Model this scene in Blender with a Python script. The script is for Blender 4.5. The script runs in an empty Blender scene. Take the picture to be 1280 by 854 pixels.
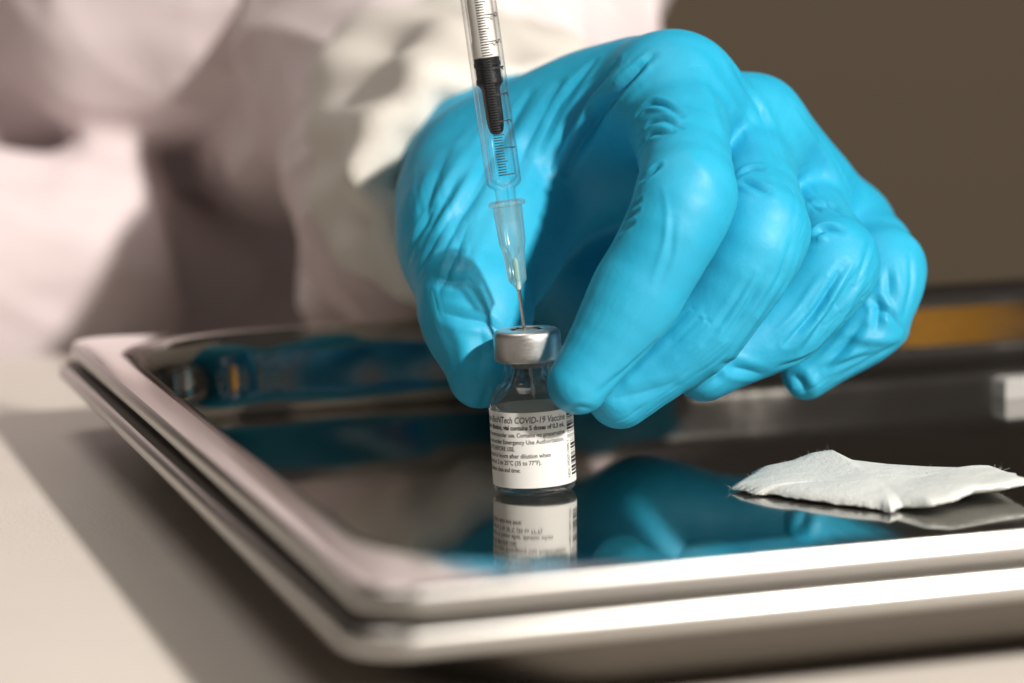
import bpy, bmesh, math, random
import numpy as np
from mathutils import Vector, Matrix, kdtree

random.seed(4); rng = np.random.default_rng(4)
S = 0.001                                   # everything below is written in millimetres
scn = bpy.context.scene
COL = scn.collection

# ------------------------------------------------------------------ camera
CAM = np.array([-3.75, -543.0, 103.0]); PITCH = math.radians(7.75); ROLL = math.radians(1.5)
FWD = np.array([0, math.cos(PITCH), -math.sin(PITCH)])
_u0 = np.array([0, math.sin(PITCH), math.cos(PITCH)]); _r0 = np.array([1.0, 0, 0])
RT = math.cos(ROLL) * _r0 - math.sin(ROLL) * _u0
UP = math.sin(ROLL) * _r0 + math.cos(ROLL) * _u0
cd = bpy.data.cameras.new('camera'); cam = bpy.data.objects.new('camera', cd); COL.objects.link(cam)
cd.sensor_width = 36; cd.lens = 100; cd.clip_start = 0.01; cd.clip_end = 50
M = Matrix(((RT[0], UP[0], -FWD[0], CAM[0] * S), (RT[1], UP[1], -FWD[1], CAM[1] * S),
            (RT[2], UP[2], -FWD[2], CAM[2] * S), (0, 0, 0, 1)))
cam.matrix_world = M
cd.dof.use_dof = True; cd.dof.focus_distance = 0.552; cd.dof.aperture_fstop = 8.6
cd.dof.aperture_blades = 9
scn.camera = cam

# ------------------------------------------------------------------ world, lamps, exposure
w = bpy.data.worlds.new('World'); scn.world = w; w.use_nodes = True
bg = w.node_tree.nodes['Background']
bg.inputs[0].default_value = (1.0, 0.86, 0.74, 1); bg.inputs[1].default_value = 0.07

def area_lamp(name, loc, target, size, power, color):
    l = bpy.data.lights.new(name, 'AREA'); l.shape = 'DISK'; l.size = size; l.energy = power; l.color = color
    o = bpy.data.objects.new(name, l); COL.objects.link(o)
    o.location = loc
    o.rotation_euler = (Vector(target) - Vector(loc)).to_track_quat('-Z', 'Y').to_euler()
    return o
area_lamp('key_lamp', (0.78, -0.89, 0.745), (0, 0.05, 0.04), 0.085, 32, (1.0, 0.945, 0.875))
area_lamp('fill_lamp', (-0.45, 0.0, 2.2), (0, 0.1, 0), 1.2, 14, (1.0, 0.93, 0.86))  # added soft overhead fill, not a lamp known in the room

vs = scn.view_settings
vs.view_transform = 'Standard'; vs.look = 'None'; vs.exposure = 0; vs.gamma = 1
scn.render.film_transparent = False
cy = scn.cycles
cy.use_denoising = True
cy.max_bounces = 14; cy.transmission_bounces = 12; cy.glossy_bounces = 8; cy.diffuse_bounces = 4
cy.sample_clamp_indirect = 4; cy.caustics_refractive = True; cy.caustics_reflective = True; cy.blur_glossy = 0.6

# ------------------------------------------------------------------ helpers
def px(x, y, Y):
    """point seen at photograph pixel (x, y) at depth Y behind the vial, in mm"""
    d = FWD + RT * (x - 640) / 3555.0 - UP * (y - 427) / 3555.0
    return CAM + d * (Y - CAM[1]) / d[1]
def pz(x, y, z):
    d = FWD + RT * (x - 640) / 3555.0 - UP * (y - 427) / 3555.0
    return CAM + d * (z - CAM[2]) / d[2]
def V(p): return Vector((p[0], p[1], p[2]))

def link(name, me, mat=None, parent=None, smooth=True):
    o = bpy.data.objects.new(name, me); COL.objects.link(o)
    if mat is not None: me.materials.append(mat)
    if parent is not None: o.parent = parent
    if smooth: me.polygons.foreach_set('use_smooth', [True] * len(me.polygons))
    return o
def mesh_obj(name, verts, faces, mat=None, parent=None, smooth=True):
    me = bpy.data.meshes.new(name)
    me.from_pydata([(v[0] * S, v[1] * S, v[2] * S) for v in verts], [], [tuple(int(i) for i in f) for f in faces])
    me.update()
    return link(name, me, mat, parent, smooth)
def np_mesh(name, v, q, mat=None, parent=None):
    me = bpy.data.meshes.new(name)
    v = np.asarray(v, np.float32) * S
    me.vertices.add(len(v)); me.vertices.foreach_set('co', v.ravel())
    me.loops.add(q.size); me.loops.foreach_set('vertex_index', q.ravel().astype(np.int32))
    n = q.shape[1]
    me.polygons.add(len(q)); me.polygons.foreach_set('loop_start', np.arange(0, q.size, n, dtype=np.int32))
    me.polygons.foreach_set('loop_total', np.full(len(q), n, np.int32))
    me.update(calc_edges=True); me.validate()
    return link(name, me, mat, parent, True)
def empty(name, loc=(0, 0, 0)):
    o = bpy.data.objects.new(name, None); COL.objects.link(o); o.location = [c * S for c in loc]
    o.empty_display_size = 0.01
    return o
def tag(o, label=None, cat=None, group=None, kind=None):
    if label: o['label'] = label
    if cat: o['category'] = cat
    if group: o['group'] = group
    if kind: o['kind'] = kind
    return o
def lathe(profile, seg=64, closed=False, caps=True):
    """profile: (r, z) list; returns verts, faces around +Z"""
    vs_, fs = [], []
    n = len(profile)
    for r, z in profile:
        for k in range(seg):
            a = 2 * math.pi * k / seg
            vs_.append((r * math.cos(a), r * math.sin(a), z))
    rng_ = n if closed else n - 1
    for i in range(rng_):
        j = (i + 1) % n
        for k in range(seg):
            l = (k + 1) % seg
            fs.append((i * seg + k, i * seg + l, j * seg + l, j * seg + k))
    if caps and not closed:
        fs.append(tuple(range(seg))[::-1]); fs.append(tuple((n - 1) * seg + k for k in range(seg)))
    return vs_, fs
def sharp(o, deg=35):
    me = o.data
    bm = bmesh.new(); bm.from_mesh(me)
    bmesh.ops.recalc_face_normals(bm, faces=bm.faces)
    lim = math.radians(deg)
    for e in bm.edges:
        if len(e.link_faces) == 2 and e.calc_face_angle(0) > lim: e.smooth = False
    bm.to_mesh(me); bm.free()
    return o

# ------------------------------------------------------------------ materials
def mat(name, base=(0.8, 0.8, 0.8), rough=0.5, metal=0.0, **kw):
    m = bpy.data.materials.new(name); m.use_nodes = True
    b = m.node_tree.nodes['Principled BSDF']
    b.inputs['Base Color'].default_value = (*base, 1); b.inputs['Roughness'].default_value = rough
    b.inputs['Metallic'].default_value = metal
    for k, v in kw.items(): b.inputs[k].default_value = v
    return m
def nodes(m): return m.node_tree.nodes, m.node_tree.links, m.node_tree.nodes['Principled BSDF']
def noise(m, scale, detail=3, rough=0.5, stretch=None):
    n, l, b = nodes(m)
    tc = n.new('ShaderNodeTexCoord'); mp = n.new('ShaderNodeMapping'); t = n.new('ShaderNodeTexNoise')
    l.new(tc.outputs['Object'], mp.inputs['Vector']); l.new(mp.outputs['Vector'], t.inputs['Vector'])
    if stretch: mp.inputs['Scale'].default_value = stretch
    t.inputs['Scale'].default_value = scale; t.inputs['Detail'].default_value = detail; t.inputs['Roughness'].default_value = rough
    return t.outputs['Fac']
def ramp(m, fac, stops):
    n, l, b = nodes(m); r = n.new('ShaderNodeValToRGB'); l.new(fac, r.inputs['Fac'])
    el = r.color_ramp.elements
    while len(el) < len(stops): el.new(0.5)
    for e, (p, c) in zip(el, stops):
        e.position = p; e.color = (*c, 1) if len(c) == 3 else c
    return r.outputs['Color']
def bump(m, fac, strength, dist):
    n, l, b = nodes(m); bp = n.new('ShaderNodeBump'); l.new(fac, bp.inputs['Height'])
    bp.inputs['Strength'].default_value = strength; bp.inputs['Distance'].default_value = dist
    if b.inputs['Normal'].links: l.new(b.inputs['Normal'].links[0].from_socket, bp.inputs['Normal'])
    l.new(bp.outputs['Normal'], b.inputs['Normal'])
def setcol(m, c, sock='Base Color'): n, l, b = nodes(m); l.new(c, b.inputs[sock])

m_glove = mat('blue_nitrile', (0.02, 0.40, 0.60), 0.55)
setcol(m_glove, ramp(m_glove, noise(m_glove, 60, 4), [(0.35, (0.010, 0.335, 0.54)), (0.65, (0.017, 0.375, 0.585))]))
setcol(m_glove, ramp(m_glove, noise(m_glove, 220, 3), [(0.3, (0.50,) * 3), (0.7, (0.64,) * 3)]), 'Roughness')
bump(m_glove, noise(m_glove, 2600, 3, 0.6), 0.16, 0.0002)
bump(m_glove, noise(m_glove, 450, 2), 0.10, 0.0006)
m_glove.node_tree.nodes['Principled BSDF'].inputs['Subsurface Weight'].default_value = 0.10
m_glove.node_tree.nodes['Principled BSDF'].inputs['Subsurface Radius'].default_value = (0.2, 0.8, 1.0)
m_glove.node_tree.nodes['Principled BSDF'].inputs['Subsurface Scale'].default_value = 0.002

m_steel = mat('polished_steel', (0.44, 0.425, 0.40), 0.07, 1.0)
setcol(m_steel, ramp(m_steel, noise(m_steel, 28, 5, 0.6), [(0.3, (0.05,) * 3), (0.55, (0.07,) * 3), (0.72, (0.12,) * 3)]), 'Roughness')
m_rim = mat('brushed_steel', (0.50, 0.485, 0.46), 0.27, 1.0)
m_flange = mat('flange_steel', (0.64, 0.615, 0.59), 0.10, 1.0)
m_shade = mat('dull_shade_steel', (0.16, 0.145, 0.125), 0.5, 1.0)  # rough steel with the shade of gap and groove put into its colour
m_table = mat('laminate', (0.66, 0.60, 0.53), 0.45)
setcol(m_table, ramp(m_table, noise(m_table, 18, 4), [(0.3, (0.67, 0.615, 0.555)), (0.7, (0.71, 0.655, 0.595))]))
bump(m_table, noise(m_table, 1300, 2), 0.35, 0.0004)
m_wall = mat('dark_wall', (0.035, 0.026, 0.019), 0.9)
m_panel = mat('brown_panel', (0.145, 0.109, 0.071), 0.8)
m_coat = mat('white_coat_cloth', (0.74, 0.66, 0.645), 0.85)
setcol(m_coat, ramp(m_coat, noise(m_coat, 14, 4), [(0.3, (0.72, 0.62, 0.63)), (0.7, (0.78, 0.68, 0.69))]))
bump(m_coat, noise(m_coat, 900, 2), 0.3, 0.0005)
m_cuff = mat('cuff_cloth', (0.72, 0.68, 0.62), 0.8)
bump(m_cuff, noise(m_cuff, 900, 2), 0.3, 0.0005)
def clear(name, tint, rough, ior, through, f0=0.03):
    """thin clear wall: part refracting glass, part straight-through, so light still reaches what is inside"""
    m = mat(name, tint, rough, 0.0, **{'Transmission Weight': 1.0, 'IOR': ior})
    n, l, b = nodes(m); out = n['Material Output']
    tr = n.new('ShaderNodeBsdfTransparent'); tr.inputs[0].default_value = (*tint, 1)
    gl = n.new('ShaderNodeBsdfGlossy'); gl.inputs['Roughness'].default_value = rough
    lw = n.new('ShaderNodeLayerWeight'); lw.inputs['Blend'].default_value = 0.5
    pw = n.new('ShaderNodeMath'); pw.operation = 'POWER'; pw.inputs[1].default_value = 2.8
    ma = n.new('ShaderNodeMath'); ma.operation = 'MULTIPLY_ADD'; ma.inputs[1].default_value = 0.75; ma.inputs[2].default_value = f0
    l.new(lw.outputs['Facing'], pw.inputs[0]); l.new(pw.outputs[0], ma.inputs[0]); fr = ma
    m1 = n.new('ShaderNodeMixShader'); m2 = n.new('ShaderNodeMixShader')
    l.new(fr.outputs[0], m1.inputs[0]); l.new(tr.outputs[0], m1.inputs[1]); l.new(gl.outputs[0], m1.inputs[2])
    m2.inputs[0].default_value = through; l.new(b.outputs[0], m2.inputs[1]); l.new(m1.outputs[0], m2.inputs[2])
    l.new(m2.outputs[0], out.inputs['Surface']); return m
m_glass = clear('vial_glass', (0.985, 0.995, 0.99), 0.0, 1.48, 0.86)
m_plastic = clear('clear_plastic', (0.985, 0.99, 0.99), 0.05, 1.46, 0.93, 0.012)
def milky(m, amount, col):
    n, l, b = nodes(m); out = n['Material Output']; src = out.inputs['Surface'].links[0].from_socket
    d = n.new('ShaderNodeBsdfTranslucent'); d.inputs[0].default_value = (*col, 1); e = n.new('ShaderNodeBsdfDiffuse'); e.inputs[0].default_value = (*col, 1)
    a_ = n.new('ShaderNodeAddShader'); x = n.new('ShaderNodeMixShader'); x.inputs[0].default_value = amount
    l.new(d.outputs[0], a_.inputs[0]); l.new(e.outputs[0], a_.inputs[1]); l.new(src, x.inputs[1]); l.new(a_.outputs[0], x.inputs[2]); l.new(x.outputs[0], out.inputs['Surface'])
m_hub = clear('tinted_plastic', (0.86, 0.965, 0.97), 0.14, 1.42, 0.8, 0.07)
m_base = clear('vial_base_glass', (0.99, 1.0, 0.995), 0.0, 1.5, 0.30)
milky(m_hub, 0.09, (0.45, 0.55, 0.56))
m_glue = mat('needle_glue', (0.80, 0.86, 0.78), 0.3)
m_rod = mat('white_plastic', (0.78, 0.75, 0.70), 0.4)
m_black = mat('black_rubber', (0.004, 0.005, 0.007), 0.45, **{'Specular IOR Level': 0.15})
m_ink = mat('black_ink', (0.012, 0.012, 0.014), 0.6)
m_alu = mat('crimped_aluminium', (0.70, 0.685, 0.665), 0.3, 1.0)
setcol(m_alu, ramp(m_alu, noise(m_alu, 500, 4, 0.5, (1, 1, 6)), [(0.3, (0.36,) * 3), (0.7, (0.48,) * 3)]), 'Roughness')
m_needle = mat('needle_steel', (0.58, 0.56, 0.54), 0.2, 1.0)
m_label = mat('label_paper', (0.74, 0.735, 0.71), 0.5)
milky(m_label, 0.55, (0.50, 0.495, 0.48))
m_rubber = mat('grey_rubber', (0.16, 0.165, 0.17), 0.5)
m_cotton = mat('cotton', (0.60, 0.615, 0.59), 0.95)
bump(m_cotton, noise(m_cotton, 1500, 4, 0.7), 0.5, 0.0004)
bump(m_cotton, noise(m_cotton, 260, 3), 0.35, 0.0012)
m_paper = mat('white_paper', (0.33, 0.32, 0.31), 0.6)

# ------------------------------------------------------------------ setting
v_, f_ = [], []
wall = mesh_obj('wall', [(-3000, 1500, -800), (3000, 1500, -800), (3000, 1500, 2200), (-3000, 1500, 2200),
                         (-3000, 1560, -800), (3000, 1560, -800), (3000, 1560, 2200), (-3000, 1560, 2200)],
                [(0, 1, 2, 3), (5, 4, 7, 6), (0, 4, 5, 1), (3, 2, 6, 7), (1, 5, 6, 2), (4, 0, 3, 7)], m_wall, smooth=False)
tag(wall, kind='structure')
panel = mesh_obj('wall_panel', [(-3000, 1440, -800), (3000, 1440, -800), (3000, 1440, 95), (-3000, 1440, 95),
                         (-3000, 1498, -800), (3000, 1498, -800), (3000, 1498, 95), (-3000, 1498, 95)],
                [(0, 1, 2, 3), (5, 4, 7, 6), (0, 4, 5, 1), (3, 2, 6, 7), (1, 5, 6, 2), (4, 0, 3, 7)], m_panel, smooth=False)
tag(panel, kind='structure')

# table: one rounded slab, its far edge a little behind the tray
def slab(name, pts, z0, z1, bev, m):
    bm = bmesh.new()
    lo = [bm.verts.new((p[0] * S, p[1] * S, z0 * S)) for p in pts]
    hi = [bm.verts.new((p[0] * S, p[1] * S, z1 * S)) for p in pts]
    n = len(pts)
    bm.faces.new(lo[::-1]); top = bm.faces.new(hi)
    for i in range(n): bm.faces.new((lo[i], lo[(i + 1) % n], hi[(i + 1) % n], hi[i]))
    bmesh.ops.bevel(bm, geom=list(top.edges), offset=bev * S, segments=3, affect='EDGES')
    me = bpy.data.meshes.new(name); bm.to_mesh(me); bm.free()
    return link(name, me, m, None, False)
table = slab('table', [(-520, -640), (1000, -640), (1000, 262), (-440, 232)], -33.5, -3.5, 3, m_table)
tag(table, 'pale beige laminate tabletop that the steel tray lies on', 'table')

# ------------------------------------------------------------------ tray
TA = math.radians(16.6); TU = np.array([math.cos(TA), math.sin(TA)]); TV = np.array([-math.sin(TA), math.cos(TA)])
U0, U1, V0, V1 = -65.3, 330.0, -148.4, 123.9           # inner top edge of the tray
H = 18.5
def ring(d, R, z, n=14):
    u0, u1, v0, v1 = U0 - d, U1 + d, V0 - d, V1 + d
    out = []
    for cx, cy_, a0 in ((u1 - R, v0 + R, -90), (u1 - R, v1 - R, 0), (u0 + R, v1 - R, 90), (u0 + R, v0 + R, 180)):
        for k in range(n + 1):
            a = math.radians(a0 + 90 * k / n)
            p = TU * (cx + R * math.cos(a)) + TV * (cy_ + R * math.sin(a))
            out.append((p[0], p[1], z))
    return out
def sweep(name, prof, m, parent, closed_in=False):
    vs_, fs = [], []
    for d, z, R in prof: vs_ += ring(d, R, z)
    n = 60
    for i in range(len(prof) - 1):
        for k in range(n):
            l = (k + 1) % n
            fs.append((i * n + k, i * n + l, (i + 1) * n + l, (i + 1) * n + k))
    if closed_in: fs.append(tuple(range(n))[::-1])
    o = mesh_obj(name, vs_, fs, m, parent)
    return o
tray = empty('steel_tray', (0, 0, -3.5))
tag(tray, 'shallow rectangular stainless steel tray with polished floor and stepped rim', 'tray')
def rel(o, parent):
    """keep a part whose mesh is in scene millimetres in place under its moved parent"""
    o.matrix_parent_inverse = parent.matrix_world.inverted(); return o
def put(o, root):
    o.matrix_parent_inverse = Matrix.Translation(root.location).inverted(); return o
basin = [(-60, 0, 6), (-14, 0, 24)]
for k in range(7):                                     # fillet floor -> wall
    a = math.radians(90 * k / 6); basin.append((-11.2 + 5 * math.sin(a), 5 - 5 * math.cos(a), 26 + 5 * math.sin(a)))
basin += [(-5.86, 8, 31), (-5.52, 11, 32), (-5.23, 13.5, 32), (-5.15, 14.2, 32)]
for k in range(7):                                     # wall -> flange
    a = math.radians(80 - 80 * k / 6); basin.append((0.0 - 4.2 * math.sin(a), 15.0 + 3.5 * math.cos(a), 33.5))
put(sweep('basin', basin, m_steel, tray, True), tray)
put(sweep('flange', [(0.0, 18.5, 33.5), (1.2, 18.48, 28), (2.5, 18.45, 24), (5.0, 18.4, 12), (5.7, 18.3, 8)], m_flange, tray), tray)
put(sweep('rim_groove', [(6.45, 15.35, 8), (5.6, 15.2, 8), (4.4, 15.0, 8), (4.2, 14.2, 8), (4.6, 13.4, 8), (7.9, 13.3, 9)], m_shade, tray), tray)  # dark colour paints the shade inside the seam
put(sweep('rim_roll', [(5.7, 18.3, 8), (6.05, 18.05, 8), (6.3, 17.6, 8), (6.5, 16.6, 8), (6.55, 15.8, 8), (6.45, 15.35, 8)], m_rim, tray), tray)
rim = [(7.9, 13.3, 9), (8.5, 13.1, 9), (8.9, 12.7, 9), (9.15, 11.9, 9), (9.25, 10.9, 9), (9.15, 10.4, 9),
       (8.9, 9.95, 9), (8.5, 9.65, 9), (8.0, 9.6, 9), (7.4, 9.7, 9), (5.6, 9.9, 9)]
put(sweep('lower_rim', rim, m_rim, tray), tray)
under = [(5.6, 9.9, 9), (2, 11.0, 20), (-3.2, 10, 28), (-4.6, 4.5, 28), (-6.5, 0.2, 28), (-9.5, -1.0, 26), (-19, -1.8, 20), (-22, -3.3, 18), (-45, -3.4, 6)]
put(sweep('underside', under, m_shade, tray), tray)  # shade below the tray is painted in as dark steel

# ------------------------------------------------------------------ implicit surfaces for hand and coat
def rc(p, a, b, r1, r2):
    """round cone distance"""
    a = np.asarray(a, np.float32); b = np.asarray(b, np.float32)
    ba = b - a; l2 = float(ba @ ba); rr = r1 - r2; a2 = l2 - rr * rr; il2 = 1.0 / l2
    pa = p - a; y = pa @ ba; z = y - l2
    x = pa * l2 - ba[None, :] * y[:, None]; x2 = np.einsum('ij,ij->i', x, x)
    y2 = y * y * l2; z2 = z * z * l2; k = np.sign(rr) * rr * rr * x2
    d = (np.sqrt(x2 * a2 * il2) + y * rr) * il2 - r1
    c1 = np.sign(z) * a2 * z2 > k; c2 = np.sign(y) * a2 * y2 < k
    d = np.where(c1, np.sqrt(x2 + z2) * il2 - r2, np.where(c2, np.sqrt(x2 + y2) * il2 - r1, d))
    return d.astype(np.float32)
def smin(a, b, k):
    if k <= 0: return np.minimum(a, b)
    h = np.maximum(k - np.abs(a - b), 0) / k
    return np.minimum(a, b) - h * h * k * 0.25
def implicit(f, lo, hi, step, band=2.2):
    lo = np.array(lo, np.float32); hi = np.array(hi, np.float32)
    cs = step * 4
    nc = np.ceil((hi - lo) / cs).astype(int) + 1
    n = (nc - 1) * 4 + 1
    g = [lo[i] + cs * np.arange(nc[i], dtype=np.float32) for i in range(3)]
    P = np.stack(np.meshgrid(*g, indexing='ij'), -1).reshape(-1, 3)
    D = f(P).reshape(nc)
    for ax in range(3):                                # linear upsampling
        m = D.shape[ax]; i = np.arange((m - 1) * 4 + 1); i0 = np.minimum(i // 4, m - 2); t = ((i - i0 * 4) / 4).astype(np.float32)
        sh = [1, 1, 1]; sh[ax] = -1; t = t.reshape(sh)
        D = np.take(D, i0, ax) * (1 - t) + np.take(D, i0 + 1, ax) * t
    idx = np.argwhere(np.abs(D) < band + cs * 0.9)
    out = np.empty(len(idx), np.float32)
    for s in range(0, len(idx), 400000):
        q = idx[s:s + 400000]; out[s:s + 400000] = f(lo + q.astype(np.float32) * step)
    D[idx[:, 0], idx[:, 1], idx[:, 2]] = out
    # surface nets
    ins = D < 0
    cnt = np.zeros(tuple(np.array(D.shape) - 1), np.int8)
    for a in (0, 1):
        for b in (0, 1):
            for c in (0, 1):
                cnt += ins[a:D.shape[0] - 1 + a, b:D.shape[1] - 1 + b, c:D.shape[2] - 1 + c]
    act = (cnt > 0) & (cnt < 8)
    cells = np.argwhere(act); ids = np.full(act.shape, -1, np.int64); ids[act] = np.arange(len(cells))
    acc = np.zeros((len(cells), 3), np.float32); num = np.zeros(len(cells), np.float32)
    cor = [(a, b, c) for a in (0, 1) for b in (0, 1) for c in (0, 1)]
    val = {c: D[cells[:, 0] + c[0], cells[:, 1] + c[1], cells[:, 2] + c[2]] for c in cor}
    for c in cor:
        for ax in range(3):
            if c[ax] == 0:
                e = list(c); e[ax] = 1; e = tuple(e)
                va, vb = val[c], val[e]; m = (va < 0) != (vb < 0)
                t = np.where(m, va / np.where(m, va - vb, 1), 0)
                p = np.tile(np.array(c, np.float32), (len(cells), 1)); p[:, ax] += t
                acc[m] += p[m]; num[m] += 1
    verts = lo + (cells + acc / num[:, None]) * step
    quads = []
    for ax in range(3):
        b, c = (ax + 1) % 3, (ax + 2) % 3
        sl0 = [slice(None)] * 3; sl1 = [slice(None)] * 3; sl0[ax] = slice(0, -1); sl1[ax] = slice(1, None)
        A = ins[tuple(sl0)]; B = ins[tuple(sl1)]
        e = np.argwhere(A != B)
        e = e[(e[:, b] > 0) & (e[:, c] > 0) & (e[:, b] < D.shape[b] - 1) & (e[:, c] < D.shape[c] - 1)]
        flip = A[e[:, 0], e[:, 1], e[:, 2]]
        def cell(db, dc):
            q = e.copy(); q[:, b] -= db; q[:, c] -= dc; return ids[q[:, 0], q[:, 1], q[:, 2]]
        Q = np.stack([cell(1, 1), cell(0, 1), cell(0, 0), cell(1, 0)], 1)
        Q[~flip] = Q[~flip][:, ::-1]
        quads.append(Q)
    q = np.concatenate(quads); q = q[(q >= 0).all(1)]
    return verts, q
def relax(v, q, it=2, lam=0.5):
    for _ in range(it):
        acc = np.zeros_like(v); n = np.zeros(len(v), np.float32)
        for i in range(4):
            a = q[:, i]; b = q[:, (i + 1) % 4]
            for ax in range(3):
                acc[:, ax] += np.bincount(a, v[b, ax], len(v)) + np.bincount(b, v[a, ax], len(v))
            n += np.bincount(a, minlength=len(v)) + np.bincount(b, minlength=len(v))
        v = v + lam * (acc / np.maximum(n, 1)[:, None] - v)
    return v
def vnormals(v, q):
    a = v[q[:, 2]] - v[q[:, 0]]; b = v[q[:, 3]] - v[q[:, 1]]; fn = np.cross(a, b)
    N = np.zeros_like(v)
    for i in range(4):
        for ax in range(3): N[:, ax] += np.bincount(q[:, i], fn[:, ax], len(v))
    return N / np.maximum(np.linalg.norm(N, axis=1, keepdims=True), 1e-9)

# ------------------------------------------------------------------ the gloved left hand
J = dict(
    wr1=px(618, 225, 112), wr2=px(655, 225, 112), wr3=px(720, 250, 112),
    t0=px(614, 225, 78), t1=px(597, 292, 44), t2=px(595, 384, 22), t3=px(600, 471, 11),
    i0=px(842, 124, 34), i1=px(858, 243, -4), i2=px(797, 365, -9), i3=px(723, 479, -12),
    m0=px(926, 182, 48), m1=px(950, 290, 8), m2=px(880, 405, 6), m3=px(775, 494, 5),
    r0=px(992, 258, 62), r1=px(1042, 328, 28), r2=px(980, 405, 22), r3=px(880, 462, 16),
    p0=px(1046, 306, 78), p1=px(1106, 335, 47), p2=px(1085, 405, 40), p3=px(1008, 468, 38))
def bend(pts, rad, n=5, ten=0.5, waist=0.0):
    """smooth finger axis through its joints (Catmull-Rom of the given tension)"""
    P = [np.asarray(q, float) for q in pts]
    P = [2 * P[0] - P[1]] + P + [2 * P[-1] - P[-2]]; R = [rad[0]] + list(rad) + [rad[-1]]
    out = []
    for i in range(1, len(P) - 2):
        for k in range(n):
            t = k / n
            m1 = (P[i + 1] - P[i - 1]) * ten; m2 = (P[i + 2] - P[i]) * ten
            h = (2 * t**3 - 3 * t**2 + 1) * P[i] + (t**3 - 2 * t**2 + t) * m1 + (-2 * t**3 + 3 * t**2) * P[i + 1] + (t**3 - t**2) * m2
            u = t * t * (3 - 2 * t)
            out.append((h, R[i] * (1 - u) + R[i + 1] * u - (waist * math.sin(math.pi * t) if i == 1 else 0.35 * math.sin(math.pi * t))))
    return out + [(P[-2], R[-2])]
def chain(p, cr):
    d = None
    for (a, ra), (b, rb_) in zip(cr[:-1], cr[1:]):
        e = rc(p, a, b, ra, rb_); d = e if d is None else smin(d, e, 1.0)
    return d
FING = {}
for f, rad in (('i', (12.0, 9.6, 8.7, 6.0)), ('m', (11.4, 9.7, 8.7, 6.6)), ('r', (10.4, 9.2, 8.2, 6.4)), ('p', (9.8, 8.4, 7.5, 5.2))):
    FING[f] = bend([J[f + '0'], J[f + '1'], J[f + '2'], J[f + '3']], rad, 5, 0.36, dict(i=1.6, m=1.7, r=1.4, p=0.6)[f])
FING['t'] = bend([J['t0'], J['t1'], J['t2'], J['t3']], (17, 15.6, 11.6, 6.3), 5, 0.4)
def hand_sdf(P):
    d = rc(P, J['wr1'], J['t1'], 20, 14)                              # thenar
    for a, b, r1, r2, k in (('wr2', 'i0', 20, 12.0, 12), ('wr2', 'm0', 20, 11.4, 8), ('wr3', 'r0', 19, 10.4, 8), ('wr3', 'p0', 18, 9.8, 8),
                            ('wr1', 'wr3', 20, 20, 8)):
        d = smin(d, rc(P, J[a], J[b], r1, r2), k)
    d = smin(d, rc(P, J['wr2'], px(620, 218, 135), 23, 23), 8)         # glove gauntlet up to the cuff
    d = smin(d, rc(P, J['wr3'], px(800, 400, 74), 19, 13), 12)         # heel of the palm, low behind the fingers
    d = smin(d, rc(P, px(800, 388, 74), px(700, 320, 100), 13, 14), 12)
    d = smin(d, rc(P, px(800, 388, 74), px(1010, 392, 74), 14, 10), 8)
    d = smin(d, rc(P, px(610, 240, 62), px(730, 165, 56), 15, 12), 12)          # first web
    d = smin(d, rc(P, px(615, 310, 42), px(690, 205, 56), 12, 11), 10); d = smin(d, rc(P, px(640, 200, 66), px(800, 125, 46), 14, 11), 10)
    d = smin(d, rc(P, J['i0'], J['m0'], 11, 10.5), 7); d = smin(d, rc(P, px(947, 150, 50), px(1061, 283, 72), 9, 8.5), 6); d = smin(d, rc(P, px(1061, 283, 72), px(1094, 312, 58), 8.5, 8), 5)
                       # dorsum between the knuckles
    for f in 'timrp':
        c = chain(P, FING[f])
        if f == 't':
            d = smin(d, c, 7); continue
        a = np.asarray(J[f + '0'], np.float32); b = np.asarray(J[f + '1'], np.float32)
        t = np.clip(((P - a) @ (b - a)) / ((b - a) @ (b - a)), 0, 1)   # glove spans the webs near the knuckles only
        far = np.clip(np.linalg.norm(P - b, axis=1) / 30.0, 0, 1)
        k = (1.6 + 3.6 * np.clip(1.0 - 1.7 * t, 0, 1) * far).astype(np.float32)
        h = np.maximum(k - np.abs(d - c), 0) / k
        d = np.minimum(d, c) - h * h * k * 0.25
    d = smin(d, rc(P, J['p2'], px(1119, 416, 42), 5, 2.2), 3)          # slack glove at the little finger
    return d
HV, HQ = implicit(hand_sdf, (-50, -32, -2), (112, 150, 125), 0.54)
HV = relax(HV, HQ, 3)
def split(v, q):
    e = np.sort(np.stack([q, np.roll(q, -1, 1)], -1).reshape(-1, 2), 1)
    key = e[:, 0] * len(v) + e[:, 1]; u, first, inv = np.unique(key, return_index=True, return_inverse=True)
    mid = (v[e[first, 0]] + v[e[first, 1]]) / 2; cen = v[q].mean(1)
    n = len(v); em = (inv.reshape(-1, 4) + n); fc = n + len(u) + np.arange(len(q))
    Q = np.concatenate([np.stack([q[:, i], em[:, i], fc, em[:, (i + 3) % 4]], 1) for i in range(4)])
    return np.concatenate([v, mid, cen]).astype(np.float32), Q
HV, HQ = split(HV, HQ); HV = relax(HV, HQ, 3)

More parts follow.
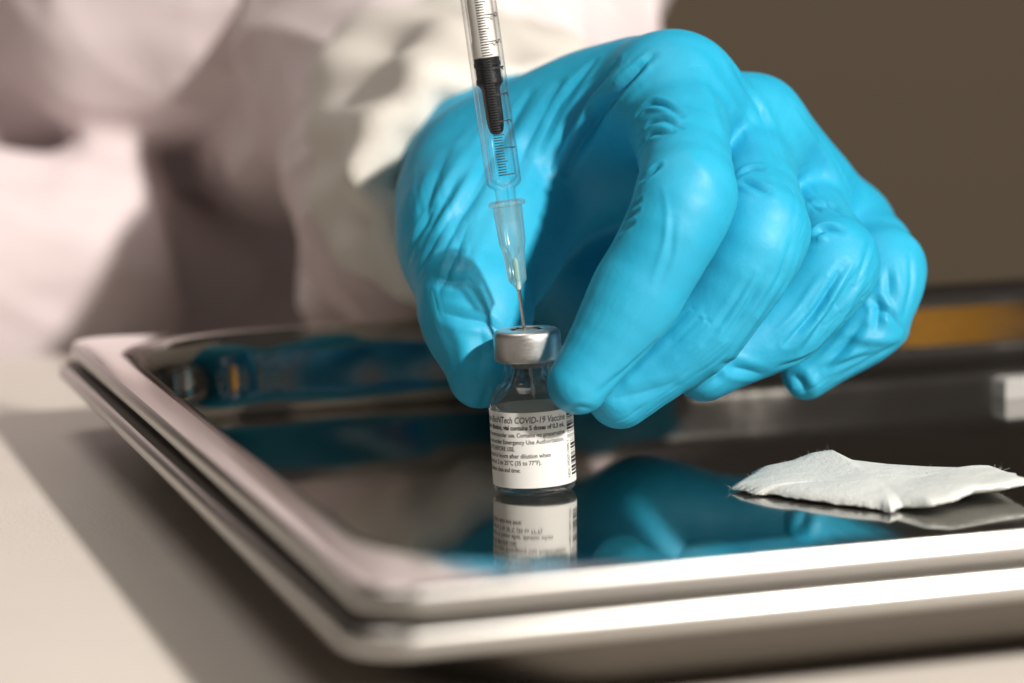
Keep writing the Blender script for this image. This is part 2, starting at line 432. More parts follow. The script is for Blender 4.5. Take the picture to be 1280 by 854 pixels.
# folds and tension lines of the stretched glove: (polyline, depth mm, half width mm); negative = ridge
FOLDS = [
 ([(662, 118), (612, 200), (572, 270)], 0.4, 1.1), ([(700, 108), (655, 190), (628, 262)], 0.45, 1.1), ([(682, 112), (634, 196), (600, 266)], -0.45, 1.3), ([(630, 128), (580, 200), (540, 262)], -0.4, 1.5),
 ([(788, 161), (796, 141), (812, 128), (830, 131), (850, 145)], 0.55, 0.75), ([(793, 152), (809, 137), (829, 136), (847, 147)], -0.35, 0.5),
 ([(795, 172), (811, 152), (829, 149), (850, 160)], 0.42, 0.7), ([(797, 184), (813, 166), (838, 166)], 0.4, 0.7),
 ([(800, 226), (812, 218), (823, 208)], 0.6, 0.6), ([(829, 236), (834, 263), (832, 300), (815, 350)], -0.16, 0.45),
 ([(783, 264), (800, 251)], 0.4, 0.5), ([(778, 277), (797, 263)], 0.4, 0.5), ([(773, 292), (791, 279)], 0.35, 0.5),
 ([(768, 80), (731, 125), (706, 173), (688, 210)], 0.8, 1.0), ([(782, 82), (742, 128), (715, 173), (697, 212)], -0.8, 1.0),
 ([(797, 88), (756, 133), (727, 176), (707, 214)], 1.1, 1.1), ([(800, 110), (768, 150), (745, 195)], -0.5, 1.2), ([(690, 150), (668, 200), (655, 250)], -0.35, 1.6),
 ([(610, 222), (575, 272), (556, 310)], 0.5, 1.3), ([(592, 218), (556, 275), (540, 310)], -0.4, 1.2), ([(572, 222), (540, 280)], 0.45, 1.2), ([(640, 235), (606, 300)], -0.4, 1.5),
  ([(928, 226), (942, 231), (958, 240)], 0.7, 0.9), ([(926, 216), (938, 208), (948, 212)], 0.4, 0.8), ([(868, 84), (890, 134), (905, 170)], -0.5, 1.5),
  ([(1020, 254), (1040, 257), (1060, 268)], 0.7, 0.9),
  ([(905, 110), (935, 165), (952, 205)], -0.5, 1.3), ([(1000, 150), (1030, 200), (1052, 240)], -0.5, 1.3), ([(930, 90), (962, 150), (985, 205)], -0.4, 1.6), ([(1010, 165), (1045, 215), (1070, 245)], -0.35, 1.5),
 ([(958, 340), (936, 378), (908, 420)], 0.35, 0.8), ([(969, 360), (944, 400), (912, 446)], -0.3, 0.8), ([(978, 372), (952, 412), (925, 446)], 0.3, 0.7),
 ([(1070, 338), (1041, 386), (1004, 438)], 0.45, 0.8), ([(1056, 330), (1021, 386), (985, 428)], 0.4, 0.8), ([(1062, 336), (1031, 386), (995, 433)], -0.4, 0.7),
 ([(1080, 350), (1052, 398), (1012, 444)], -0.4, 0.8), ([(1040, 330), (1005, 380), (975, 415)], -0.3, 0.9),
 ([(1018, 290), (1032, 284), (1050, 288)], 0.8, 0.8), ([(1020, 300), (1036, 298)], -0.4, 0.7),
 ([(1085, 372), (1100, 380), (1096, 410)], 0.7, 0.9), ([(1060, 420), (1090, 425), (1122, 424)], -0.6, 0.9), ([(1075, 408), (1050, 440), (1020, 470)], 0.6, 0.9),
 ([(1120, 330), (1128, 365), (1118, 400)], -0.3, 0.9), ([(1110, 340), (1112, 372)], 0.4, 0.8), ([(1028, 455), (1058, 445), (1085, 436)], -0.45, 0.7),
 ([(830, 432), (794, 468), (760, 496)], -0.25, 0.7), ([(818, 430), (783, 462), (748, 490)], 0.22, 0.7), ([(760, 500), (800, 492), (840, 480)], 0.3, 1.0),
 ([(556, 392), (580, 398), (606, 402), (626, 416)], 0.45, 1.0), ([(565, 408), (577, 425), (586, 455)], -0.4, 1.1), ([(600, 408), (604, 432), (598, 470)], 0.3, 1.2),
 ([(540, 345), (566, 352), (590, 350)], 0.3, 1.1), ([(560, 190), (540, 235), (530, 290)], 0.4, 1.6),
 ([(567, 268), (545, 300), (524, 338)], 0.4, 0.9), ([(586, 281), (568, 320), (550, 362)], 0.35, 0.9), ([(541, 262), (524, 290), (510, 324)], 0.35, 0.9), ([(604, 300), (590, 335), (575, 365)], -0.3, 1.0),
 ([(742, 78), (700, 130), (672, 190)], 0.4, 0.9), ([(720, 90), (680, 140), (650, 200)], -0.35, 1.2), ([(815, 70), (780, 105), (760, 140)], 0.5, 0.9), ([(600, 150), (570, 185), (548, 230)], -0.3, 1.6),
 ([(905, 75), (935, 130), (960, 200), (970, 250)], -0.35, 1.0), ([(920, 85), (950, 140), (976, 205)], 0.25, 0.8), ([(1000, 140), (1035, 195), (1062, 240)], 0.25, 0.8), ([(850, 60), (880, 75), (900, 110)], -0.25, 1.5),
 ([(940, 345), (915, 385), (880, 430)], 0.25, 0.7), ([(990, 300), (975, 345), (948, 390)], 0.22, 0.7), ([(1000, 315), (985, 355), (962, 395)], -0.25, 0.8), ([(925, 440), (900, 470), (870, 492)], 0.25, 0.8),
 ([(1088, 300), (1075, 345), (1050, 385)], 0.25, 0.7), ([(1048, 345), (1015, 395), (980, 430)], 0.3, 0.6), ([(1030, 350), (1000, 395), (965, 430)], 0.25, 0.6), ([(1022, 440), (1000, 452), (975, 458)], 0.3, 0.7),
 ([(1138, 320), (1140, 355), (1130, 395)], 0.3, 0.7), ([(1095, 385), (1112, 392), (1125, 412)], 0.4, 0.7), ([(1050, 470), (1085, 450), (1118, 432)], 0.25, 0.7), ([(1035, 462), (1060, 452), (1090, 442)], 0.3, 0.6),
  ([(855, 185), (880, 215), (895, 240)], -0.2, 1.2), ([(842, 275), (838, 320), (820, 365)], 0.14, 0.6),
 ([(706, 515), (722, 508), (740, 512)], 0.2, 0.7), ([(574, 440), (584, 470), (592, 505)], -0.3, 1.0), ([(612, 480), (606, 500), (598, 514)], 0.25, 0.8),
 ([(990, 470), (1002, 478), (1006, 492)], 0.7, 1.2), ([(905, 455), (925, 462), (950, 468)], 0.5, 1.0),
]
def fold(v, q):
    N = vnormals(v, q)
    rel_ = v - CAM; dep = rel_ @ FWD
    ix = 640 + 3555 * (rel_ @ RT) / dep; iy = 427 - 3555 * (rel_ @ UP) / dep
    near = np.where((np.einsum('ij,ij->i', N, rel_) < 0) & (ix > 480) & (ix < 1180) & (iy > 20) & (iy < 560))[0]
    nx, ny, nd, nv = ix[near], iy[near], dep[near], v[near]
    out = np.zeros(len(near), np.float32)
    for poly, amp_, wd_ in FOLDS:
        wd = max(wd_) if isinstance(wd_, tuple) else wd_
        pts = []
        for (a, b), (c, d_) in zip(poly[:-1], poly[1:]):
            m = max(2, int(math.hypot(c - a, d_ - b) / 1.5))
            pts += [(a + (c - a) * k / m, b + (d_ - b) * k / m) for k in range(m)]
        pts.append(poly[-1]); pts = np.array(pts)
        for _ in range(14): pts[1:-1] = 0.25 * pts[:-2] + 0.5 * pts[1:-1] + 0.25 * pts[2:]
        p0 = pts.min(0) - 60; p1 = pts.max(0) + 60
        box_ = np.where((nx > p0[0]) & (nx < p1[0]) & (ny > p0[1]) & (ny < p1[1]))[0]
        bx_, by_, bd_ = nx[box_], ny[box_], nd[box_]
        L = []
        for x, y in pts:
            c = np.where((np.abs(bx_ - x) < 4) & (np.abs(by_ - y) < 4))[0]
            if not len(c): continue
            c = c[bd_[c] < bd_[c].min() + 2.0]; wt = np.exp(-((bx_[c] - x) ** 2 + (by_[c] - y) ** 2) / 4)
            L.append((nv[box_[c]] * wt[:, None]).sum(0) / wt.sum())
        if len(L) < 3: continue
        L = np.array(L)
        for _ in range(8): L[1:-1] = 0.25 * L[:-2] + 0.5 * L[1:-1] + 0.25 * L[2:]
        lo = L.min(0) - 4 * wd; hi = L.max(0) + 4 * wd
        c = box_[((nv[box_] > lo) & (nv[box_] < hi)).all(1)]
        if not len(c): continue
        L = L[::2] if len(L) > 60 else L
        w_ = nv[c]; D = ((w_ ** 2).sum(1)[:, None] + (L ** 2).sum(1)[None] - 2 * w_ @ L.T); j = D.argmin(1); dm = np.sqrt(np.maximum(D[np.arange(len(c)), j], 0))
        t = j / (len(L) - 1); env = np.sin(np.pi * np.clip(0.06 + 0.88 * t, 0, 1)) ** 0.7
        nn = N[near[c[np.argsort(dm)[:40]]]].mean(0); nn /= np.linalg.norm(nn) + 1e-9
        al = np.clip((N[near[c]] @ nn - 0.15) / 0.45, 0, 1); env = env * al * al * (3 - 2 * al)
        if isinstance(amp_, tuple):                                     # a valley that opens and deepens along its length
            am = amp_[0] + (amp_[1] - amp_[0]) * t; ww = wd_[0] + (wd_[1] - wd_[0]) * t
            out[c] += -am * al * np.exp(-0.5 * (dm / ww) ** 2)
        else:
            if amp_ > 0:                                                    # pinched crease with a bulge on both sides
                out[c] += -1.5 * amp_ * env * (np.exp(-(dm / (0.85 * wd_)) ** 1.35) - 0.30 * np.exp(-((dm - 2.1 * wd_) / (0.9 * wd_)) ** 2))
            else:
                out[c] += -1.35 * amp_ * env * np.exp(-0.5 * (dm / wd_) ** 2)
    v = v.copy(); v[near] += N[near] * out[:, None]
    return v
HV = fold(HV, HQ)
def tension(va, qa):
    """fine stretch lines running along the fingers, in patches"""
    NA = vnormals(va, qa); sel = np.where(np.einsum('ij,ij->i', NA, va - CAM) < 0)[0]; v = va[sel]; N = NA[sel]
    out = np.zeros(len(v)); best = np.full(len(v), 1e9); wgt = np.zeros(len(v))
    msk = np.sin(v[:, 0] * 0.23 + 1.7 * np.sin(v[:, 1] * 0.17 + 1)) + np.sin(v[:, 2] * 0.27 + 1.3 * np.sin(v[:, 0] * 0.13 + 2)) + np.sin(v[:, 1] * 0.21 + v[:, 2] * 0.11)
    msk = np.clip((msk - 0.1) / 1.4, 0, 1); msk = msk * msk * (3 - 2 * msk)
    for ci, f in enumerate('timrp'):
        cr = FING[f]; s0 = 0.0
        for (a, ra), (b, rb_) in zip(cr[:-1], cr[1:]):
            ba = b - a; L = np.linalg.norm(ba); t = np.clip((v - a) @ ba / (L * L), 0, 1)
            off = v - (a + t[:, None] * ba); dist = np.linalg.norm(off, axis=1) - ra
            ax = ba / L; e1 = np.cross(ax, [0.3, 0.2, 1]); e1 /= np.linalg.norm(e1); e2 = np.cross(ax, e1)
            th = np.arctan2(off @ e2, off @ e1); s_ = s0 + t * L
            h = sum(w_ * (1 - np.abs(np.sin(th * n_ + p_ + 0.9 * np.sin(s_ * f_ + ci)))) ** 3 for w_, n_, p_, f_ in ((1, 6, ci, 0.09), (0.8, 9, 2 + ci, 0.13), (0.5, 14, 1 + 2 * ci, 0.2)))
            m = (dist < best) & (dist < 4); best = np.where(m, dist, best); out = np.where(m, h, out); wgt = np.where(m, (0.5, 0.22, 0.8, 1.0, 1.0)[ci], wgt); s0 += L
    va = va.copy(); va[sel] += N * (-0.17 * (out - 0.4) * msk * wgt)[:, None]
    return va
HV = tension(HV, HQ)
HV = relax(HV, HQ, 1, 0.25)

person = empty('person', (180, 420, -3.5))
tag(person, 'person in a loose white coat steadying the vial with a blue gloved hand', 'person')
put(np_mesh('glove', HV, HQ, m_glove, person), person)

# ------------------------------------------------------------------ coat
def coat_sdf(p):
    d = rc(p, px(-150, 60, 470), px(300, -60, 470), 95, 95)
    d = smin(d, rc(p, px(300, -60, 470), px(250, 500, 480), 95, 95), 30)
    d = smin(d, rc(p, px(-150, 60, 470), px(100, 500, 480), 95, 95), 30)
    d = smin(d, rc(p, px(-180, 80, 350), px(440, 60, 325), 32, 30), 20)
    d = smin(d, rc(p, px(-180, -90, 350), px(440, -90, 325), 42, 42), 25)
    d = smin(d, rc(p, px(150, 70, 300), px(430, 30, 285), 28, 32), 25)
    d = smin(d, rc(p, px(150, -60, 300), px(430, -90, 285), 30, 34), 25)
    d = smin(d, rc(p, px(-120, 60, 318), px(285, 5, 312), 16, 8), 10)
    d = smin(d, rc(p, px(-120, 165, 320), px(150, 150, 320), 13, 11), 12)
    d = smin(d, rc(p, px(140, 190, 325), px(290, 150, 330), 5, 5), 5)
    d = smin(d, rc(p, px(-180, 262, 285), px(140, 265, 285), 22, 18), 8)
    d = smin(d, rc(p, px(-180, 330, 272), px(125, 330, 272), 26, 22), 8)
    d = smin(d, rc(p, px(-180, 420, 272), px(135, 420, 272), 26, 22), 10)
    d = smin(d, rc(p, px(150, 265, 290), px(270, 330, 330), 14, 16), 10)
    d = smin(d, rc(p, px(225, 258, 320), px(285, 262, 325), 6, 5), 5)
    return d
def sleeve_sdf(p):
    d = rc(p, px(560, 250, 175), px(560, 60, 260), 40, 52)
    d = smin(d, rc(p, px(560, 60, 260), px(660, -260, 380), 52, 70), 20)
    d = smin(d, rc(p, px(460, 330, 180), px(470, 100, 210), 13, 12), 10)
    d = smin(d, rc(p, px(400, 380, 215), px(460, 60, 240), 8, 9), 7)
    d = smin(d, rc(p, px(340, 190, 270), px(480, -20, 270), 14, 14), 12)
    d = smin(d, rc(p, px(330, 200, 300), px(360, -60, 300), 22, 30), 20)
    return d
def drape(v, q, amp, wl, seed):
    N = vnormals(v, q); r_ = np.random.default_rng(seed); h = np.zeros(len(v))
    for k in range(7):
        d = r_.normal(size=3); d /= np.linalg.norm(d); f = 2 * np.pi / (wl * (0.55 + 1.1 * r_.random())); ph = r_.random() * 6.28
        w_ = np.sin(v @ (r_.normal(size=3) * 0.6 * f) + r_.random() * 6) * 1.3
        h += (1 - np.abs(np.sin(v @ d * f * 0.5 + ph + w_))) ** 2 - 0.35
    return v + N * (h * amp / 2.6)[:, None]
cv, cq = implicit(coat_sdf, (-330, 240, -60), (60, 580, 260), 3.0, 9)
put(np_mesh('coat', drape(relax(cv, cq, 2), cq, 3.2, 100, 5), cq, m_coat, person), person)
coat = COL.objects['coat']
sv, sq = implicit(sleeve_sdf, (-130, 110, -20), (150, 470, 330), 2.0, 6)
sl = np_mesh('sleeve', drape(relax(sv, sq, 2), sq, 4.5, 75, 8), sq, m_coat, person); put(sl, person)

# cuff: thick gathered tube round the wrist
def cuff():
    A = px(617, 238, 104); B = px(570, 190, 200)
    ax = (B - A) / np.linalg.norm(B - A); e1 = np.cross(ax, [0, 0, 1]); e1 /= np.linalg.norm(e1); e2 = np.cross(e1, ax)
    vs_, fs = [], []
    N, K = 96, 22
    prof = [(0.12, -14), (0.03, -12.5), (0.0, -9.0), (-0.02, -5.0), (-0.01, -2.0), (0.02, -0.4)] + [(t, 0) for t in np.linspace(0.06, 1, K)]
    for t, dr in prof:
        for k in range(N):
            a = 2 * math.pi * k / N
            r = 31 + 12 * t + dr + 1.3 * math.sin(7 * a + 4 * t) + 0.9 * math.sin(13 * a - 7 * t) + 1.2 * math.sin(9 * t + 3 * a)
            c = A + (B - A) * t
            vs_.append(c + (e1 * math.cos(a) * 1.05 + e2 * math.sin(a)) * r)
    for i in range(len(prof) - 1):
        for k in range(N):
            l = (k + 1) % N; fs.append((i * N + k, i * N + l, (i + 1) * N + l, (i + 1) * N + k))
    return mesh_obj('cuff', vs_, fs, m_cuff, person)
put(cuff(), person)

# ------------------------------------------------------------------ vial
vial = empty('vaccine_vial', (0, 0, 0.03))
vial.rotation_euler = (0, math.radians(-1.6), 0)
tag(vial, 'small clear glass vial with a silver crimp cap and white printed label', 'vial')
outer = [(0, 0.55), (4.6, 0.45), (6.2, 0.1), (7.0, 0.0), (7.6, 0.3), (7.9, 0.9), (8.0, 1.6), (8.0, 16.8), (7.85, 18.2), (7.3, 19.6), (6.4, 20.7),
         (5.4, 21.5), (5.0, 22.1), (4.9, 23.0), (4.9, 25.2), (5.1, 25.7), (6.2, 26.0), (6.4, 26.4), (6.4, 29.4)]
inner = [(3.4, 29.4), (3.4, 22.6), (3.7, 21.7), (4.6, 20.8), (5.9, 19.7), (6.6, 18.4), (6.9, 16.8), (6.9, 2.4), (6.5, 1.7), (5.5, 1.5), (0, 1.7)]
def dense(pr, n=3):
    out = []
    for (a, b), (c, d) in zip(pr[:-1], pr[1:]):
        out += [(a + (c - a) * k / n, b + (d - b) * k / n) for k in range(n)]
    return out + [pr[-1]]
def smooth_prof(pr, it=2):
    for _ in range(it):
        q = [pr[0]]
        for a, b in zip(pr[:-1], pr[1:]):
            q += [(0.75 * a[0] + 0.25 * b[0], 0.75 * a[1] + 0.25 * b[1]), (0.25 * a[0] + 0.75 * b[0], 0.25 * a[1] + 0.75 * b[1])]
        pr = q + [pr[-1]]
    return pr
gp = smooth_prof(outer) + smooth_prof(inner)
gp[0] = (0.001, gp[0][1]); gp[-1] = (0.001, gp[-1][1])
v_, f_ = lathe(gp, 96, caps=False)
gb = sharp(mesh_obj('glass_body', v_, f_, m_glass, vial), 60)
gb.data.materials.append(m_base)
for p_ in gb.data.polygons:
    if max(gb.data.vertices[i].co.z for i in p_.vertices) < 2.3 * S: p_.material_index = 1
cap = [(3.1, 31.35), (3.3, 31.55), (5.4, 31.5), (6.0, 31.3), (6.35, 30.9), (6.5, 30.3), (6.55, 27.0), (6.5, 25.9), (6.2, 25.45), (5.3, 25.35), (5.2, 25.5), (6.45, 26.0), (6.45, 30.0), (5.8, 31.1), (3.1, 31.2)]
v_, f_ = lathe(smooth_prof(cap, 1), 96, caps=False)
cap_o = sharp(mesh_obj('crimp_cap', v_, f_, m_alu, vial), 50)
v_, f_ = lathe([(0.01, 31.3), (2.2, 31.3), (2.9, 31.05), (3.0, 30.6), (3.35, 29.5), (3.35, 24.2), (2.2, 24.0), (2.0, 26.4), (0.01, 26.6)], 64, caps=False)
mesh_obj('rubber_stopper', v_, f_, m_rubber, vial)
LR, LZ0, LZ1 = 8.04, 1.75, 16.35
def cyl_pt(s, z, r=LR):
    a = s / 8.0
    return (r * math.sin(a), -r * math.cos(a), z)
vs_, fs = [], []
N = 90; s0, s1 = -14.0, 35.5
for ri, r in ((0, LR), (1, LR + 0.06)):
    for k in range(N + 1):
        s = s0 + (s1 - s0) * k / N
        vs_ += [cyl_pt(s, LZ0, r), cyl_pt(s, LZ1, r)]
o_ = 2 * (N + 1)
for k in range(N):
    a = 2 * k
    fs += [(o_ + a, o_ + a + 2, o_ + a + 3, o_ + a + 1), (a, a + 1, a + 3, a + 2), (a, a + 2, o_ + a + 2, o_ + a), (a + 1, o_ + a + 1, o_ + a + 3, a + 3)]
fs += [(0, o_, o_ + 1, 1), (2 * N, 2 * N + 1, o_ + 2 * N + 1, o_ + 2 * N)]
label = sharp(mesh_obj('paper_label', vs_, fs, m_label, vial), 40)

def text_geom(txt, size, bold=0.0, shear=0.0):
    cu = bpy.data.curves.new('txt', 'FONT'); cu.body = txt; cu.size = size; cu.offset = bold; cu.shear = shear; cu.resolution_u = 3
    ob = bpy.data.objects.new('txt', cu); COL.objects.link(ob)
    dg = bpy.context.evaluated_depsgraph_get(); me = ob.evaluated_get(dg).to_mesh()
    vv = [tuple(v.co) for v in me.vertices]; ff = [tuple(p.vertices) for p in me.polygons]
    ob.evaluated_get(dg).to_mesh_clear(); bpy.data.objects.remove(ob); bpy.data.curves.remove(cu)
    return vv, ff
def ext(vv): return min(v[0] for v in vv), max(v[0] for v in vv)
tv, tf = [], []
def add_flat(vv, ff, fn):
    n = len(tv); tv.extend(fn(v) for v in vv); tf.extend(tuple(i + n for i in f) for f in ff)
def line(pre, vis, sa, sb, z, size, bold=0.0, shear=0.0):
    full, ff = text_geom(pre + vis, size, bold, shear); v2, _ = text_geom(vis, size, bold, shear)
    a, b = ext(v2); k = (sb - sa) / (b - a); e = ext(full)[1]
    add_flat(full, ff, lambda v: cyl_pt(sb + (v[0] - e) * k, z + v[1], LR + 0.075))
ZL = 14.75 - 1.36 * 0
line('Pfizer-BioNTech ', 'COVID-19 Vaccine', -3.3, 7.2, 14.35, 1.75, 0.022, 0.18)
line('After dilution, ', 'vial contains 5 doses of 0.3 mL', -5.98, 6.95, 13.05, 1.22, 0.045)
line('For intramuscular ', 'use. Contains no preservative.', -4.83, 7.1, 11.65, 1.18, 0.020)
line('For use under ', 'Emergency Use Authorization.', -6.14, 6.65, 10.28, 1.18, 0.020)
line('MUST DILUTE BEFORE ', 'USE.', -5.3, -3.6, 8.95, 1.15, 0.020)
line('Discard 6 hours ', 'after dilution when', -4.83, 3.4, 7.6, 1.18, 0.020)
line('stored at 2 to 25\u00b0C ', '(35 to 77\u00b0F).', -3.7, 1.45, 6.25, 1.18, 0.020)
line('Dilution date and ', 'time:', -4.6, -2.7, 4.85, 1.18, 0.020)
nv, nf = text_geom('NDC 59267-1000-1', 1.1, 0.008)
a, b = ext(nv); k = 7.2 / (b - a)
add_flat(nv, nf, lambda v: cyl_pt(8.15 - v[1], 2.9 + (v[0] - a) * k, LR + 0.075))
mesh_obj('lettering', tv, tf, m_ink, label, False)
tv, tf = [], []
z = 3.2
rb = random.Random(11)
while z < 16.2:
    h = rb.choice([0.1, 0.14, 0.22, 0.4, 0.55]); g = rb.choice([0.12, 0.16, 0.3])
    h = min(h, 16.25 - z)
    sa = 8.75 if z < 10.4 else 7.75
    n = len(tv)
    for j in range(5):
        s = sa + (11.9 - sa) * j / 4; tv += [cyl_pt(s, z, LR + 0.075), cyl_pt(s, z + h, LR + 0.075)]
    for j in range(4): tf.append((n + 2 * j, n + 2 * j + 2, n + 2 * j + 3, n + 2 * j + 1))
    z += h + g
mesh_obj('barcode', tv, tf, m_ink, label, False)

# ------------------------------------------------------------------ syringe
TIP = px(668, 500, 0.5); TOP = px(597, -5, 5.0)
axv = V(TOP) - V(TIP); axv.normalize()
syr = empty('syringe'); syr.location = V(TIP) * S
q0 = Vector((0, 0, 1)).rotation_difference(axv)
syr.rotation_mode = 'QUATERNION'
syr.rotation_quaternion = q0 @ __import__('mathutils').Quaternion((0, 0, 1), math.radians(0))
tag(syr, 'slim clear syringe with a black plunger and fine needle stuck through the vial cap', 'syringe')
def along(x, y):                                   # mm along the syringe axis from the needle tip for a photograph pixel
    d = FWD + RT * (x - 640) / 3555.0 - UP * (y - 427) / 3555.0
    p0 = V(CAM); dd = V(d).normalized(); w0 = V(TIP) - p0
    b_ = axv.dot(dd); d_ = axv.dot(w0); e_ = dd.dot(w0)
    return (b_ * e_ - d_) / (1 - b_ * b_)
zt = along(650, 362); zc = along(634, 256); zs = along(631, 232); zp = along(612, 72)
def seglathe(name, prof, m, parent, seg=48, deg=45, closed=False):
    v, f = lathe(prof, seg, closed=closed, caps=False)
    return sharp(mesh_obj(name, v, f, m, parent), deg)
seglathe('needle', [(0.02, 0), (0.3, 0.9), (0.36, 1.4), (0.36, zt + 3), (0.01, zt + 3)], m_needle, syr, 24)
hub = seglathe('needle_hub', [(0.25, zt - 0.3), (0.5, zt), (1.0, zt + 0.9), (1.55, zt + 1.5), (1.7, zt + 1.7), (2.0, zt + 6), (2.25, zt + 8.0), (2.6, zt + 9.2), (2.85, zc - 0.4),
                         (3.5, zc - 0.2), (3.6, zc + 0.5), (2.9, zc + 0.9), (2.25, zc + 0.9), (2.0, zt + 9), (1.1, zt + 7.2), (0.75, zt + 6.6), (0.6, zt + 2), (0.25, zt + 1.0)], m_hub, syr)
for a in (0.6, 2.2, 3.7, 5.3):                      # fins on the lower hub
    c, s = math.cos(a), math.sin(a); px_, py_ = -s * 0.18, c * 0.18
    b0 = [(1.4 * c, 1.4 * s, zt + 1.6), (2.05 * c, 2.05 * s, zt + 1.9), (2.45 * c, 2.45 * s, zt + 8.2), (1.8 * c, 1.8 * s, zt + 8.2)]
    vv = [(x + px_, y + py_, zz) for x, y, zz in b0] + [(x - px_, y - py_, zz) for x, y, zz in b0]
    mesh_obj('hub_fin', vv, [(0, 1, 2, 3), (7, 6, 5, 4), (0, 4, 5, 1), (1, 5, 6, 2), (2, 6, 7, 3), (3, 7, 4, 0)], m_hub, hub, False)
seglathe('needle_glue', [(0.25, zt - 0.2), (0.45, zt + 0.3), (0.5, zt + 5.5), (0.25, zt + 6.2)], m_glue, hub, 24)
BR = 3.4
BL = 92.0
barrel = seglathe('barrel', [(0.55, zc - 3.4), (1.7, zc - 3.4), (2.0, zs - 0.8), (2.2, zs - 0.5), (3.0, zs), (BR, zs + 0.7), (BR, zs + BL), (6.5, zs + BL), (6.5, zs + BL + 1.2), (2.65, zs + BL + 1.2),
                              (2.65, zs + 1.4), (2.2, zs + 0.7), (0.7, zs - 0.1), (0.55, zs - 1)], m_plastic, syr, 64, 30, closed=True)
pr = [(0.01, zp - 14.8), (0.8, zp - 14.7), (1.3, zp - 14.2), (1.55, zp - 13.2), (1.68, zp - 12), (1.78, zp - 6.0), (2.1, zp - 5.4), (2.62, zp - 4.9), (2.62, zp - 4.3), (2.4, zp - 3.9), (2.4, zp - 1.8), (2.64, zp - 1.5), (2.64, zp - 1.0), (2.45, zp - 0.7), (2.5, zp), (0.01, zp)]
seglathe('plunger_seal', pr, m_black, syr, 48, 30)
seglathe('plunger_rod', [(0.01, zp + 0.05), (2.45, zp + 0.05), (2.45, zp + 3), (2.25, zp + 3.4), (2.25, zs + BL + 8), (4.5, zs + BL + 8), (4.5, zs + BL + 9.5), (0.01, zs + BL + 9.5)], m_rod, syr, 48, 30)
# printed scale on the barrel
cdir = syr.rotation_quaternion.inverted() @ (V(CAM) - V(TIP)).normalized()
a_cam = math.atan2(cdir.y, cdir.x)
tv, tf = [], []
RS = BR + 0.03
def tick(z, a0, a1, h):
    n = len(tv); K = 6
    for j in range(K + 1):
        a = a0 + (a1 - a0) * j / K
        tv.extend([(RS * math.cos(a), RS * math.sin(a), z), (RS * math.cos(a), RS * math.sin(a), z + h)])
    for j in range(K): tf.append((n + 2 * j, n + 2 * j + 2, n + 2 * j + 3, n + 2 * j + 1))
za = along(631, 219); zb = along(627, 186); dz = (zb - za) / 10
for i in range(0, 120):
    zz = za + dz * i
    if zz > zs + BL - 4: break
    wdt = 0.95 if i % 10 == 0 else (0.62 if i % 5 == 0 else 0.48)
    tick(zz, a_cam - 0.22, a_cam - 0.22 + wdt, 0.22)
def num(txt, z):
    vv, ff = text_geom(txt, 2.1, 0.01); a, b = ext(vv); n = len(tv)
    for x, y, _ in vv:
        a_ = a_cam + 0.92 - (y - 0.75) / RS; 
        tv.append((RS * math.cos(a_ - 0.0), RS * math.sin(a_), z + (x - (a + b) / 2)))
    tf.extend(tuple(i + n for i in f) for f in ff)
for k in range(1, 9): num(str(k), za + dz * 10 * k)
mesh_obj('printed_scale', tv, tf, m_ink, barrel, False)

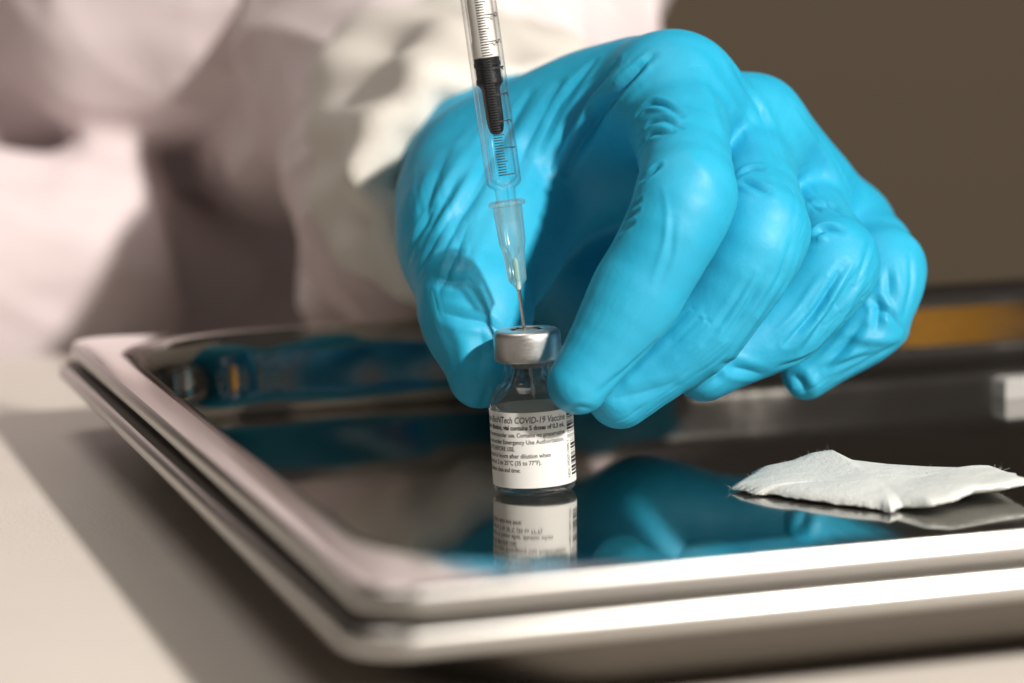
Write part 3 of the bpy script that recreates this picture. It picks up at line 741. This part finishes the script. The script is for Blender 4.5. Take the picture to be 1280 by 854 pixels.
# ------------------------------------------------------------------ cotton swab pad
def pad():
    out = [(912, 612), (930, 615.5), (944, 620), (958, 619), (1000, 625), (1060, 633), (1100, 638), (1113, 643), (1126, 636), (1165, 634), (1195, 627), (1220, 615), (1262, 611), (1292, 604),
           (1255, 592), (1246, 588), (1236, 592), (1170, 590), (1110, 586), (1060, 580), (1036, 566), (1010, 570), (985, 580), (950, 588)]
    zs_ = [0.3, 0.4, 0.2, 0.3, 0.5, 0.4, 0.3, 0.1, 0.4, 1.5, 2.2, 2.8, 2.6, 2.8, 2.0, 2.2, 2.0, 1.5, 1.5, 2.4, 4.5, 3.8, 2.4, 1.6]
    E = []
    for (x, y), z in zip(out, zs_): E.append(pz(x, y, z))
    E = np.array(E)
    # densify the outline
    n = len(E); D = []
    for i in range(n):
        a, b, c, d = E[i - 1], E[i], E[(i + 1) % n], E[(i + 2) % n]
        for k in range(8):
            t = k / 8
            D.append(0.5 * ((2 * b) + (c - a) * t * 0.6 + 0 * t) if k == 0 else b + (c - b) * t)
    D = np.array(D); D[::8] = E
    N = len(D); C = D.mean(0); C[2] = 1.5
    K = 14; vs_, fs = [], []
    r2 = np.random.default_rng(3)
    jit = r2.normal(0, 0.12, (N, 3))
    def prof(t): return 1.7 * (1 - t ** 6) ** 0.5
    for side in (1, -1):
        for k in range(1, K + 1):
            t = k / K
            for j in range(N):
                p = C + (D[j] - C) * t
                zmid = D[j][2] * t ** 2.2 + 1.2 * (1 - t ** 2.2)
                th = prof(min(t, 0.999)) if side == 1 else -min(zmid - 0.05, 0.9 * (1 - t ** 5) ** 0.5)
                q = np.array([p[0], p[1], zmid + 0.25 + th])
                q[2] += 0.22 * math.sin(p[0] * 0.33 + 1.3 * math.sin(p[1] * 0.21)) * (1 - t ** 3) if side == 1 else 0
                if t == 1: q += jit[j]
                if side == -1: q[2] = max(q[2], 0.06)
                vs_.append(q)
    off = K * N
    for s, o in ((1, 0), (-1, off)):
        c = len(vs_); vs_.append(np.array([C[0], C[1], 1.45 + (1.7 if s == 1 else -1.2)]))
        for j in range(N):
            l = (j + 1) % N
            fs.append((c, o + j, o + l) if s == 1 else (c, o + l, o + j))
            for k in range(K - 1):
                a, b, c2, d = o + k * N + j, o + (k + 1) * N + j, o + (k + 1) * N + l, o + k * N + l
                fs.append((a, b, c2, d) if s == 1 else (a, d, c2, b))
    for j in range(N):
        l = (j + 1) % N; a = (K - 1) * N
        fs.append((a + j, off + a + j, off + a + l, a + l))
    nf = 240                                          # loose fibres along the torn edge
    for i in range(nf):
        j = r2.integers(N)
        if r2.random() < 0.5: j = int(np.argmin(np.linalg.norm(D - E[r2.choice([2, 7, 15, 20, 20])], axis=1)) + r2.integers(-5, 6)) % N
        p = D[j] + np.array([0, 0, 0.35]); o = p - C; o[2] = 0; o /= np.linalg.norm(o)
        d = o * (0.5 + r2.random()) + r2.normal(0, 0.45, 3) + np.array([0, 0, 0.25]); d /= np.linalg.norm(d)
        ln = 0.3 + 0.8 * r2.random() ** 2; bnd = r2.normal(0, 0.35, 3); sd = np.cross(d, [0, 0.3, 1]); sd /= np.linalg.norm(sd) + 1e-6; n0 = len(vs_); K2 = 3
        for k in range(K2 + 1):
            t = k / K2; q = p - o * 0.25 + d * ln * t + bnd * t * t; q[2] = max(q[2], 0.1); rad = 0.035 * (1 - 0.6 * t)
            vs_ += [q + sd * rad, q - sd * rad * 0.5 + np.array([0, 0, rad * 0.8]), q - sd * rad * 0.5 - np.array([0, 0, rad * 0.8])]
        for k in range(K2):
            for a in range(3): b_ = (a + 1) % 3; fs.append((n0 + 3 * k + a, n0 + 3 * k + b_, n0 + 3 * k + 3 + b_, n0 + 3 * k + 3 + a))
    return mesh_obj('cotton_pad', vs_, fs, m_cotton)
tag(pad(), 'flat white cotton pad with pinched edges lying on the tray floor', 'cotton pad')

# folded paper packet at the far right of the tray floor
pa = pz(1257, 500, 0); dirx = np.array([0.96, 0.28, 0]); diry = np.array([-0.28, 0.96, 0])
vs_ = []
for hh, ins in ((0, 0), (3.8, 0), (4.6, 0.8)):
    for (a, b) in ((ins, ins), (44 - ins, ins), (44 - ins, 7 - ins), (ins, 7 - ins)): vs_.append(pa + dirx * a + diry * b + np.array([0, 0, 0.06 + hh]))
fs = [(3, 2, 1, 0), (8, 9, 10, 11)]
for r_ in (0, 4):
    for k in range(4): l = (k + 1) % 4; fs.append((r_ + k, r_ + l, r_ + 4 + l, r_ + 4 + k))
tag(mesh_obj('paper_packet', vs_, fs, m_paper, None, False), 'blurred white paper packet at the far right of the tray floor', 'packet')

# amber bottle standing on the table right of the view: the polished tray wall mirrors it
bt = empty('amber_bottle', (552, -343, -3.45))
tag(bt, 'amber plastic bottle beside the tray, showing only as a golden reflection in its back wall', 'bottle')
m_amber = mat('amber_plastic', (0.80, 0.42, 0.06), 0.45); m_bcap = mat('bottle_cap_plastic', (0.70, 0.66, 0.60), 0.5)
v_, f_ = lathe(smooth_prof([(0.01, 0.0), (24, 0.0), (27, 3), (27, 92), (24, 106), (13, 116), (12, 119), (0.01, 119)]), 48, caps=False)
mesh_obj('bottle_body', v_, f_, m_amber, bt)
v_, f_ = lathe([(0.01, 119.5), (14, 119.5), (14.5, 120), (14.5, 133), (13.5, 134), (0.01, 134)], 48, caps=False)
sharp(mesh_obj('cap', v_, f_, m_bcap, bt))
